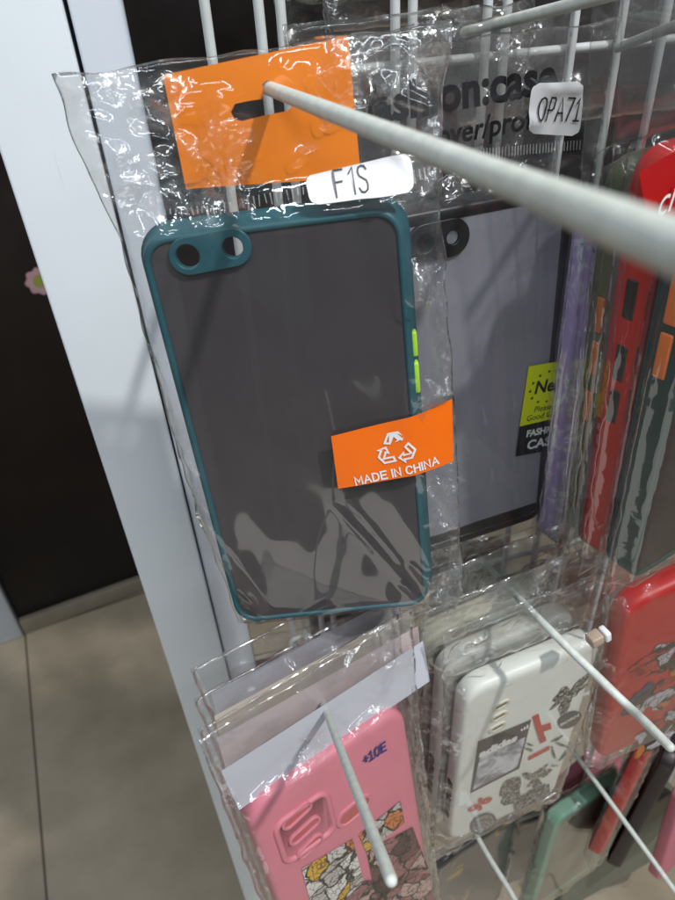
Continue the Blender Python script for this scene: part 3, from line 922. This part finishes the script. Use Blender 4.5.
# ================================================================ PACK 3: stack of coloured cases seen edge-on
SG = 'coloured cases hanging edge-on in a stack'
WS, HS = .077, .166
stack = [
    # (top px, bottom px, Y, kind, yaw, label)
    ((712, 232), (629, 584), .152, 'green', .26, 'dark green phone case with orange buttons, front of the edge-on stack'),
    ((674, 160), (602, 566), .169, 'red', .24, 'red phone case with dark button slots behind the dark green case'),
    ((646, 150), (588, 556), .184, 'brown', .22, 'greyish brown phone case squeezed behind the red one'),
    ((632, 168), (577, 540), .193, 'olive', .22, 'olive phone case with orange buttons behind the greyish brown one'),
    ((612, 160), (553, 552), .205, 'lavender', .22, 'lavender flowery phone case at the rear of the edge-on stack'),
]
FSK = {}
for i, (a, b, Y, kd, yw, lab) in enumerate(stack):
    fr = edge_frame(a, b, Y, WS, HS, yw); FSK[kd] = fr
    if kd == 'green':
        c_ = bumper_case(fr, WS, HS, lab, 'green_dark', 'brown_dark', .0135, group=SG)
        for (z0, z1) in ((.020, .036), (.001, .017), (-.018, -.002)): side_button(c_, WS, -1, z0 + .028, z1 + .028, .0042, .0088, 'orange_btn', .0009)
    elif kd == 'red':
        c_ = shell_case(fr, WS, HS, lab, 'red', .0140, group=SG)
        for z0 in (.030, .006, -.012): side_button(c_, WS, -1, z0, z0 + .014, .0048, .0094, 'black_tpu', .0003, 'button_slot')
    elif kd == 'brown':
        c_ = shell_case(fr, WS, HS, lab, 'brown', .008, group=SG)
    elif kd == 'olive':
        c_ = bumper_case(fr, WS, HS, lab, 'olive', 'brown_dark', .0105, group=SG)
        for z0 in (.010, -.008, -.03): side_button(c_, WS, -1, z0 + .012, z0 + .026, .0028, .0062, 'orange_btn', .0009)
    else:
        c_ = shell_case(fr, WS, HS, lab, 'lavender', .0140, group=SG)
    rws = [(.155, -.050, .050), (.118, -.047, .050), (.09, -.045, .049), (.075, -.0445, .048), (0, -.0445, .048), (-.07, -.0445, .048), (-.092, -.044, .047)]
    bg = Bag(fr, rws, (WS, HS, 0), .0016, .0152, -.007, seed=31 + i, und=.0004, crk=.00016, margin=.006, glint=.08)
    bo_ = tag(bg.build('plastic_bag', 'film' if i != 4 else 'film_crumpled', .0015), ['crinkled clear bag around the dark green case', 'clear bag around the red case with dark slots', 'clear bag around the greyish brown case', 'clear bag around the olive case with orange buttons', 'crinkled clear bag around the lavender flowery case'][i], 'plastic bag', 'bags of the edge-on stack')
    if kd == 'red':
        pass
    if kd == 'green':
        me, *_ = sticker(fr, ((640, 172), (730, 120), (735, 214), (648, 222)), lambda x, z: -.0065 + noise.noise(V((x * 30, z * 30, 3))) * .0008, 0, 12, 8, 0, -.0065)
        rh = obj('header_card', me, 'red_card', bo_); rh['label'] = 'red header card with white script'
        tm = text_mesh('cl', .011, .9, .35); drape(tm, lambda x, z: -.0065 + .0012, 0, fr.loc(661, 201, -.0065), .1)
        obj('script_lettering', tm, 'white_ink', rh, smooth=False)

# ================================================================ PACK 4: white sticker cases
F4 = Frame((.129, .167, .908), (.996, .093, .016), (-.012, -.044, .999))
W4, H4 = .0735, .157
WG = 'white phone cases hanging in a stack'


def white_case(fr, mat, label):
    c_ = shell_case(fr, W4, H4, label, mat, .0100, .011, group=WG)
    for k in range(5): side_button(c_, W4, -1, -.018 - k * .0085, -.0118 - k * .0085, .0032, .0078, 'dark_slot', .0006, 'side_slot')
    return c_


wc = white_case(F4, 'cream', 'white phone case covered in black and red stickers')
for (px, py) in ((501, 705), (499, 716), (497, 727)):
    x, z = F4.loc(px, py)
    me = curve_mesh([capsule_loop(x - .002, z - .0002, x + .002, z + .0006, .0026), capsule_loop(x - .0016, z - .0002, x + .0016, z + .0006, .0017)], .0003, .0002)
    for v in me.vertices: v.co.y -= .0002
    obj('camera_hole', me, 'cream_old', wc)
    me = curve_mesh([capsule_loop(x - .0016, z - .0002, x + .0016, z + .0006, .0017)]); drape(me, Z0, -.0001); obj('camera_hole', me, 'hole_grey', wc, smooth=False)
me, c, W, H, ex, ez = sticker(F4, ((478, 741), (531, 719), (519, 768), (470, 793)), Z0, .0000, 6, 6)
po = obj('poster_sticker', me, 'poster_dark', wc); po['label'] = 'poster sticker with dark border, white lettering and a grey photo'
axp = ((ex.x, ex.y), (ez.x, ez.y))
me, *_ = sticker(F4, ((479.5, 755), (525, 736), (517, 766), (472.5, 789)), Z0, .0002, 6, 6); obj('photo_print', me, 'poster_photo', po)
tm = text_mesh('adidas', .0088, 1.0, 0, .0005); drape(tm, Z0, .0003, F4.loc(498, 745), 0, axp); obj('lettering', tm, 'white_ink', po, smooth=False)
x, z = F4.loc(524, 727)
bars = [[(x + .0016 * k - .002, z - .0018), (x + .0016 * k - .0008, z - .0018), (x + .0016 * k - .0012, z + .0004 + .0008 * k), (x + .0016 * k - .0024, z + .0004 + .0008 * k)] for k in range(3)]
me = curve_mesh(bars); drape(me, Z0, .0003); obj('emblem_bars', me, 'white_ink', po, smooth=False)


def decal(pts, mat, name, eps=.0002, parent=wc, fr=F4, sub=0):
    L = [fr.loc(*p) for p in pts]
    me = curve_mesh([L]); drape(me, Z0, eps)
    return obj(name, me, mat, parent, smooth=False)


def blob(cx_, cy_, rx, ry, ang, n=26, j=.22, seed=1):
    rr = random.Random(seed); ph = [rr.random() * 6.3 for _ in range(4)]
    out = []
    for i in range(n):
        a = 2 * PI * i / n; k = 1 + j * (math.sin(3 * a + ph[0]) * .5 + math.sin(5 * a + ph[1]) * .4 + math.sin(9 * a + ph[2]) * .3)
        x_, y_ = rx * k * math.cos(a), ry * k * math.sin(a); out.append((cx_ + x_ * math.cos(ang) - y_ * math.sin(ang), cy_ + x_ * math.sin(ang) + y_ * math.cos(ang)))
    return out


decal(blob(569, 694, 22, 7, -.75, 40, .7, 3), 'doodle', 'winged_sticker')
decal(blob(569, 719, 13, 7.5, -.5, 30, .03, 4), 'grey_ink', 'oval_badge')
me = text_mesh('BORN', .0042, 1.0, 0, .0002); drape(me, Z0, .0004, F4.loc(569, 719), .22); obj('badge_lettering', me, 'cream_old', wc, smooth=False)
decal([(532, 716), (538, 713), (541, 725), (550, 722), (551, 728), (543, 731), (546, 740), (540, 743), (536, 731)], 'red_ink', 'cross_sticker')
decal([(528, 756), (549, 745), (549, 749), (528, 760)], 'red_ink', 'stripe_sticker')
for k, (x_, y_) in enumerate(((557, 738), (561, 744), (553, 752), (563, 755))): decal(blob(x_, y_, 7, 1.3, -.5 + .9 * k, 16, .3, 40 + k), 'doodle', 'line_drawing_sticker')
decal([(501, 786), (505, 780), (513, 777), (520, 776), (521, 783), (519, 789), (520, 795), (514, 797), (512, 803), (504, 805), (500, 802), (503, 797), (499, 795)], 'doodle', 'head_silhouette_sticker')
decal(blob(536, 777, 11, 7, -.6, 30, .75, 8), 'doodle', 'figure_sticker')
decal([(528, 790), (545, 783), (545, 785.5), (528, 793)], 'doodle', 'stripe_sticker')
me, *_ = sticker(F4, ((513, 798), (549, 783), (550, 795), (514, 811)), Z0, .0002, 6, 4); ts = obj('text_block_sticker', me, 'doodle', wc)
for q_ in range(9):
    rr = random.Random(200 + q_)
    decal(blob(rr.uniform(528, 562), rr.uniform(734, 782), rr.uniform(2.5, 5), rr.uniform(.7, 1.6), rr.uniform(-1.2, .6), 16, .5, 210 + q_), 'doodle', 'line_drawing_sticker', .00022)
tm = text_mesh('96', .017, .8, .1, .0006); drape(tm, Z0, .0003, F4.loc(480, 804), math.radians(48)); obj('number_sticker', tm, 'red_ink', wc, smooth=False)
L = [F4.loc(*p) for p in blob(483, 823, 14, 10, -.5, 36, .02, 5)]; L2 = [F4.loc(*p) for p in blob(483, 823, 11, 7.5, -.5, 36, .02, 5)]
me = curve_mesh([L, L2]); drape(me, Z0, .0003); obj('round_emblem', me, 'grey_ink', wc, smooth=False)
decal(blob(483, 823, 10, 6.5, -.5, 36, .02, 5), 'doodle', 'round_emblem', .0002)
bag4 = Bag(F4, [(.125, -.049, .048), (.10, -.048, .047), (.06, -.046, .046), (0, -.0455, .046), (-.07, -.045, .045), (-.092, -.044, .044)], (W4, H4, 0), .0016, .012, -.004, seed=51, und=.0006, crk=.0013)
b4 = tag(bag4.build('plastic_bag', 'film', .0016), 'crumpled clear bag around the white sticker covered case', 'plastic bag', 'bags of the white case stack')
for k in (1, 2):
    fr = F4.shift(-.0035 * k, -.0150 * k, .004 * k, .03 * k)
    white_case(fr, 'cream' if k == 1 else 'cream_old', ['', 'plain white case directly behind the sticker covered one', 'cream case in the third layer behind the sticker case', 'cream case at the back of the white stack'][k])
    bg = Bag(fr, [(.122 - .003 * k, -.049, .048), (.10, -.048, .047), (.06, -.047, .047), (0, -.0465, .047), (-.07, -.046, .046), (-.092, -.045, .045)], (W4, H4, 0), .0016, .012, -.004, seed=60 + k, und=.0008, crk=.0016)
    tag(bg.build('plastic_bag', 'film_crumpled', .0022), ['', 'crumpled bag around the plain white case', 'crumpled bag around the third white stack case', 'crumpled bag at the back of the white stack'][k], 'plastic bag', 'bags of the white case stack')
# beige clip at the top corner
p = Q(598, 638, .150)
cl_ = empty('plastic_clip', Frame(p, (.95, .1, .25), (-.2, .05, .97)).mw, 'small beige plastic clip at the top corner of the white cases', 'clip')
obj('clip_body', bevel_box(-.0040, .0018, -.002, .0035, -.0030, .0022, .0008), 'tan_clip', cl_)
obj('clip_tab', bevel_box(.0021, .0048, -.0028, .0028, -.0023, .0030, .0008), 'white_label', cl_)

# ================================================================ PACK 5: pink case and its paper headers
F5 = Frame((.030, .136, .916), (.951, .307, .021), (-.064, .131, .989))
W5, H5 = .076, .158
PG = 'bags with paper headers on the pink case hook'
pc = shell_case(F5, W5, H5, 'pink phone case with raised camera block and comic print at its foot', 'pink', .0105, .011)
# camera block
cb = [F5.loc(*p) for p in ((273, 822), (318, 793), (333, 835), (296, 856))]
ctr = V((sum(q[0] for q in cb) / 4, sum(q[1] for q in cb) / 4))
bw = .0265; bh = .029
blk = sweep_ring(bw, bh, .006, [(0, .0006), (0, -.0008), (-.0006, -.0014), (-.0018, -.0014), (-.0024, -.0008), (-.0026, .0)], False, False, True)
for v in blk.vertices: v.co.x += ctr.x; v.co.z += ctr.y
obj('camera_block', blk, 'pink', pc)
for k, (px, py, l_) in enumerate(((296, 814, .008), (304, 829, .009), (309, 845, .007))):
    x, z = F5.loc(px, py)
    me = curve_mesh([capsule_loop(x - l_ / 2, z - .001, x + l_ / 2, z + .001, .0030), capsule_loop(x - l_ / 2, z - .001, x + l_ / 2, z + .001, .0023)], .0005, .0003)
    for v in me.vertices: v.co.y -= .0006
    obj('lens_rim', me, 'pink', pc)
    me = curve_mesh([capsule_loop(x - l_ / 2, z - .001, x + l_ / 2, z + .001, .0024)]); drape(me, Z0, .0002); obj('lens_opening', me, 'pink_deep', pc, smooth=False)
x, z = F5.loc(354, 810)
me = curve_mesh([capsule_loop(x - .004, z - .0005, x + .004, z + .0005, .0052), capsule_loop(x - .004, z - .0005, x + .004, z + .0005, .0040)], .0005, .0004)
obj('logo_rim', me, 'pink', pc)
me = curve_mesh([capsule_loop(x - .004, z - .0005, x + .004, z + .0005, .0040)]); drape(me, Z0, .0000); obj('logo_opening', me, 'pink_deep', pc, smooth=False)
tm = stroke_text('+iOE', .0052, .7, .0011, .25); drape(tm, Z0, .0004, F5.loc(374, 752), math.radians(-2)); obj('handwritten_mark', tm, 'blue_ink', pc, smooth=False)
for pts, mt in ((((301, 868), (352, 838), (363, 880), (318, 930)), 'collage'), (((358, 834), (400, 800), (404, 822), (366, 852)), 'collage'), (((366, 850), (412, 826), (428, 868), (376, 900)), 'collage_red'), (((318, 925), (363, 880), (430, 872), (440, 960)), 'collage_red')):
    me, *_ = sticker(F5, pts, Z0, .0002, 6, 6); obj('comic_print', me, mt, pc)
bag5 = Bag(F5, [(.122, -.044, .050), (.10, -.044, .049), (.06, -.044, .047), (0, -.044, .046), (-.07, -.044, .045), (-.092, -.044, .045)], (W5, H5, 0), .0016, .012, -.004, seed=71, und=.0006, crk=.0007)
b5 = tag(bag5.build('plastic_bag', 'film', .0016), 'clear bag around the pink case below the frontmost paper header', 'plastic bag', PG)


def header(fr, corners, mat, parent, o):
    me, *_ = sticker(fr, corners, lambda x, z: o + noise.noise(V((x * 25, z * 25, o * 900))) * .0002, 0, 16, 6, 0, o)
    return obj('paper_header', me, mat, parent)


header(F5, ((221, 771), (423, 641), (430, 681), (239, 810)), 'paper', b5, -.0040)
packs = [((217, 738), (418, 626), (424, 676), (234, 798), 'paper_pink', 'bag with pinkish paper header behind the front paper one'),
         ((214, 716), (413, 608), (420, 668), (231, 778), 'paper_tan', 'bag with cream tinted paper header in the middle of the paper headers'),
         ((211, 693), (408, 590), (416, 648), (228, 758), 'paper', 'bag with the rearmost paper header of the pink case hook')]
for k, (a, b, c, d, mt, lab) in enumerate(packs):
    fr = F5.shift(.0042 * (k + 1), -.0118 * (k + 1), .002 * (k + 1), -.02 * (k + 1))
    bg = Bag(fr, [(.112, -.046, .046), (.08, -.045, .045), (0, -.045, .045), (-.07, -.045, .045), (-.092, -.044, .044)], (W5, H5, 0), .0012, .0105, -.003, seed=75 + k, und=.0003, crk=.0005)
    bo = tag(bg.build('plastic_bag', 'film', .0025), lab, 'plastic bag', PG)
    header(fr, (a, b, c, d), mt, bo, -.0030)
    shell_case(fr, W5, H5, ['pink case hidden right behind the front pink case', 'pink case third from the front under the paper headers', 'rearmost pink case under the paper headers'][k], 'pink', .0105, .011, 'pink cases behind the front one')

# ================================================================ clutter: grey crumpled bags between pink and white stacks
GG = 'crumpled bags with grey cases'
for k in range(5):
    a = edge_frame((398 + 9 * (4 - k), 628), (398 + 7 * (4 - k), 862), .245 - .012 * (4 - k), .074, .15, .22 + .03 * math.sin(k * 2))
    shell_case(a, .074, .150, ['grey case frontmost in the crumpled bags beside the pink case', 'grey case second in the crumpled bags beside the pink case', 'grey case third in the crumpled bags beside the pink case', 'grey case fourth in the crumpled bags beside the pink case', 'grey case rearmost in the crumpled bags beside the pink case'][4 - k], 'grey_case' if k % 2 else 'brown', .008, .010, GG)
    bg = Bag(a, [(.12, -.045, .045), (.08, -.045, .045), (0, -.045, .045), (-.09, -.044, .044)], (.074, .15, 0), .0016, .010, -.004, seed=90 + k, und=.0015, crk=.0022)
    tag(bg.build('plastic_bag', 'film_crumpled', .0025), ['frontmost dull crumpled bag between the pink and white cases', 'second dull crumpled bag between the pink and white cases', 'third dull crumpled bag between the pink and white cases', 'fourth dull crumpled bag between the pink and white cases', 'rearmost dull crumpled bag between the pink and white cases'][4 - k], 'plastic bag', GG)

# ================================================================ PACK 6: red printed case, lower right
F6 = Frame((.213, .166, .946), (.985, .06, .16), (-.150, -.07, .985))
rc = shell_case(F6, .076, .157, 'red phone case with colourful print behind the bent hook', 'red', .0105, .011)
for i, (cx_, cy_, rx, ry, an) in enumerate(((655, 660, 26, 11, -.6), (668, 690, 26, 10, -.7), (640, 700, 20, 9, -.8), (656, 735, 26, 12, -.6), (638, 672, 7, 4, -.4), (690, 660, 20, 20, 0), (690, 720, 20, 20, 0))):
    decal(blob(cx_, cy_, rx, ry, an, 30, .3, 120 + i), 'toon', 'colour_print', .0002, rc, F6)
bg = Bag(F6, [(.12, -.046, .046), (.08, -.045, .045), (0, -.045, .045), (-.07, -.045, .045), (-.092, -.044, .044)], (.076, .157, 0), .0016, .012, -.004, seed=111, und=.0008, crk=.0012)
tag(bg.build('plastic_bag', 'film', .002), 'clear bag around the red case with colourful print', 'plastic bag')

# ================================================================ bottom row
a = Q(556, 822, .20); b = Q(533, 897, .20); up = (a - b).normalized(); rt = V((math.cos(.22), math.sin(.22), .0)); rt = (rt - up * rt.dot(up)).normalized()
F7 = Frame(a - up * .0825 + rt * .040, rt, up)
bumper_case(F7, .080, .165, 'mint green rimmed phone case with grey frosted back in the lower corner', 'mint', 'mint_smoke', .0110, .010, .0072)
bg = Bag(F7, [(.10, -.047, .047), (.06, -.046, .046), (-.097, -.045, .045)], (.080, .165, 0), .0016, .012, -.004, seed=131, und=.0008, crk=.0012)
tag(bg.build('plastic_bag', 'film_crumpled', .0025), 'crumpled clear bag around the mint green rimmed case', 'plastic bag')


def corner_frame(tl, bl, Y, yaw, w, h, rz=.05):
    a = Q(*tl, Y); b = Q(*bl, Y); up = (a - b).normalized(); rt = V((math.cos(yaw), math.sin(yaw), rz)); rt = (rt - up * rt.dot(up)).normalized()
    return Frame(a - up * h / 2 + rt * w / 2, rt, up)


F8 = corner_frame((437, 866), (432, 940), .205, .22, .077, .157)
dc = bumper_case(F8, .077, .157, 'dark case with black rim and yellow flowery print under the white cases', 'black_tpu', 'navy', .0105, .009, .0045)
bg = Bag(F8, [(.10, -.047, .047), (.06, -.046, .046), (-.092, -.045, .045)], (.077, .157, 0), .0016, .012, -.004, seed=141, und=.0008, crk=.0012)
tag(bg.build('plastic_bag', 'film', .0025), 'clear bag around the dark case with yellow flowery print', 'plastic bag')
F9 = corner_frame((655, 748), (609, 842), .185, .75, .076, .157)
shell_case(F9, .076, .157, 'narrow red case edge beside the mint green case', 'red', .0105, .011)
bg = Bag(F9, [(.10, -.047, .047), (.06, -.046, .046), (-.092, -.045, .045)], (.076, .157, 0), .0016, .012, -.004, seed=151, und=.0008, crk=.0012)
tag(bg.build('plastic_bag', 'film', .0025), 'clear bag around the narrow red case edge', 'plastic bag')
F10 = corner_frame((684, 800), (655, 890), .18, .3, .076, .157)
shell_case(F10, .076, .157, 'pink case at the far lower corner beside the mint green one', 'pink', .0105, .011)
F13 = corner_frame((572, 846), (556, 930), .225, .1, .12, .16)
shell_case(F13, .12, .16, 'greenish grey frosted case below the mint green one at the picture edge', 'mint_smoke', .0105, .010)
F14 = corner_frame((678, 765), (628, 856), .178, .75, .076, .157)
shell_case(F14, .076, .157, 'narrow dark case edge between the red edge and the pink corner case', 'brown_dark', .0105, .011)
F11 = corner_frame((560, 790), (548, 850), .262, .3, .076, .157)
shell_case(F11, .076, .157, 'dusky pink case half hidden behind the mint green case', 'pink', .0105, .011)
F12 = corner_frame((408, 812), (404, 900), .255, .25, .076, .157)
shell_case(F12, .076, .157, 'red case glimpsed low between the pink and white cases', 'red', .0105, .011)

# behind the grid: packages of the far side, seen above and between
BG = 'packages hanging on the far side of the grid'
far = [((286, -150), (292, 24), .325, 'leafy', 'leaf patterned case hanging behind the grid above the orange card'),
       ((338, -150), (340, 12), .315, 'red_card', 'orange red case hanging behind the grid above the orange card'),
       ((455, -90), (470, 110), .33, 'brown_dark', 'dark case hanging behind the grid above the printed bag'),
       ((560, -110), (560, 110), .33, 'brown_dark', 'dark case hanging behind the grid near the OPA71 label'),
       ((640, -110), (640, 100), .34, 'brown', 'brown case hanging behind the grid above the edge-on stack'),
       ((250, 560), (262, 800), .30, 'cardboard', 'brown card pack behind the grid under the teal case'),
       ((440, 500), (430, 700), .31, 'grey_case', 'grey pack behind the grid below the smoky case'),
       ((560, 480), (530, 700), .31, 'brown', 'brown pack behind the grid below the edge-on stack'),
       ((640, 480), (600, 700), .32, 'brown_dark', 'dark pack behind the grid above the red printed case'),
       ((300, 480), (320, 700), .33, 'brown_dark', 'dark pack behind the grid behind the paper headers'),
       ((500, 730), (470, 900), .31, 'brown_dark', 'dark pack behind the grid behind the mint case'),
       ((620, 700), (580, 900), .31, 'brown_dark', 'dark pack behind the grid at the lower corner'),
       ((400, 730), (390, 900), .31, 'brown_dark', 'dark pack behind the grid behind the pink case')]
for i, (t_, b_, Y, mt, lab) in enumerate(far):
    a = Q(*b_, Y); h = .17; w = .078
    fr = Frame(a + V((0, 0, h / 2)) + V((w / 2, 0, 0)), (1, .05 * math.sin(i), 0), (.02 * math.sin(i * 3), 0, 1))
    c_ = shell_case(fr, w, h - .012, lab, mt, .0095, .010, BG)
    bg = Bag(fr, [(.11, -.046, .046), (0, -.046, .046), (-.092, -.045, .045)], (w, h - .012, 0), .0016, .012, -.004, seed=170 + i, und=.001, crk=.0014)
    tag(bg.build('plastic_bag', 'film_far', .0035), 'clear bag around the ' + lab.replace(' hanging', '').replace(' pack', ' pack,'), 'plastic bag', BG)

# ================================================================ light


def area(name, loc, target, size, power, col=(1, 1, 1), shape='DISK', sy=None, spread=None):
    l = bpy.data.lights.new(name, 'AREA'); l.shape = shape; l.size = size; l.energy = power; l.color = col
    if sy: l.size_y = sy
    if spread: l.spread = spread
    o = bpy.data.objects.new(name, l); COL.objects.link(o); o.location = loc
    o.rotation_euler = (V(target) - V(loc)).to_track_quat('-Z', 'Y').to_euler()
    return o


tgt = V((.03, .2, 1.12))
kd = V((.077, -.100, .176)).normalized()
area('key_lamp', tgt + kd * 1.6, tgt, .06, 21, (1, .98, .95))
COOL = (.86, .94, 1)
for i, (X, Y, Z, L, pw) in enumerate(((-.5, -1.7, 2.35, 1.2, 6.5), (.5, -1.1, 2.6, 1.2, 5), (-.75, -.30, 2.5, 1.2, 9), (.45, -.2, 2.6, 1.2, 4), (-.1, -2.6, 2.5, 1.2, 4), (.8, -1.9, 2.3, 1.2, 3.5), (-1.1, .75, 2.4, 1.2, 3))):
    area('fluorescent_fill_tube', (X, Y, Z), (.03, .2, 1.0), L, pw, COOL, 'RECTANGLE', .04)  # unseen tubes, several added for film glints, fill and floor light
area('film_reflection_light', (-.30, -.60, .375), (.03, .2, 1.06), .70, .85, (1, .97, .92), 'RECTANGLE', .36)  # added unseen lamp: makes the bright patches on the film, plus low fill
w = bpy.data.worlds.new('World'); S.world = w; w.use_nodes = True
bgn = w.node_tree.nodes['Background']; bgn.inputs[0].default_value = (.62, .68, .75, 1); bgn.inputs[1].default_value = .08

S.view_settings.view_transform = 'Standard'; S.view_settings.look = 'None'
S.view_settings.exposure = -.02; S.view_settings.gamma = 1
S.cycles.transparent_max_bounces = 40; S.cycles.max_bounces = 10; S.cycles.glossy_bounces = 4; S.cycles.transmission_bounces = 6; S.cycles.diffuse_bounces = 3
S.cycles.use_denoising = True
try: S.cycles.denoiser = 'OPENIMAGEDENOISE'
except Exception: pass
S.cycles.sample_clamp_indirect = 4
S.cycles.caustics_reflective = False; S.cycles.caustics_refractive = False
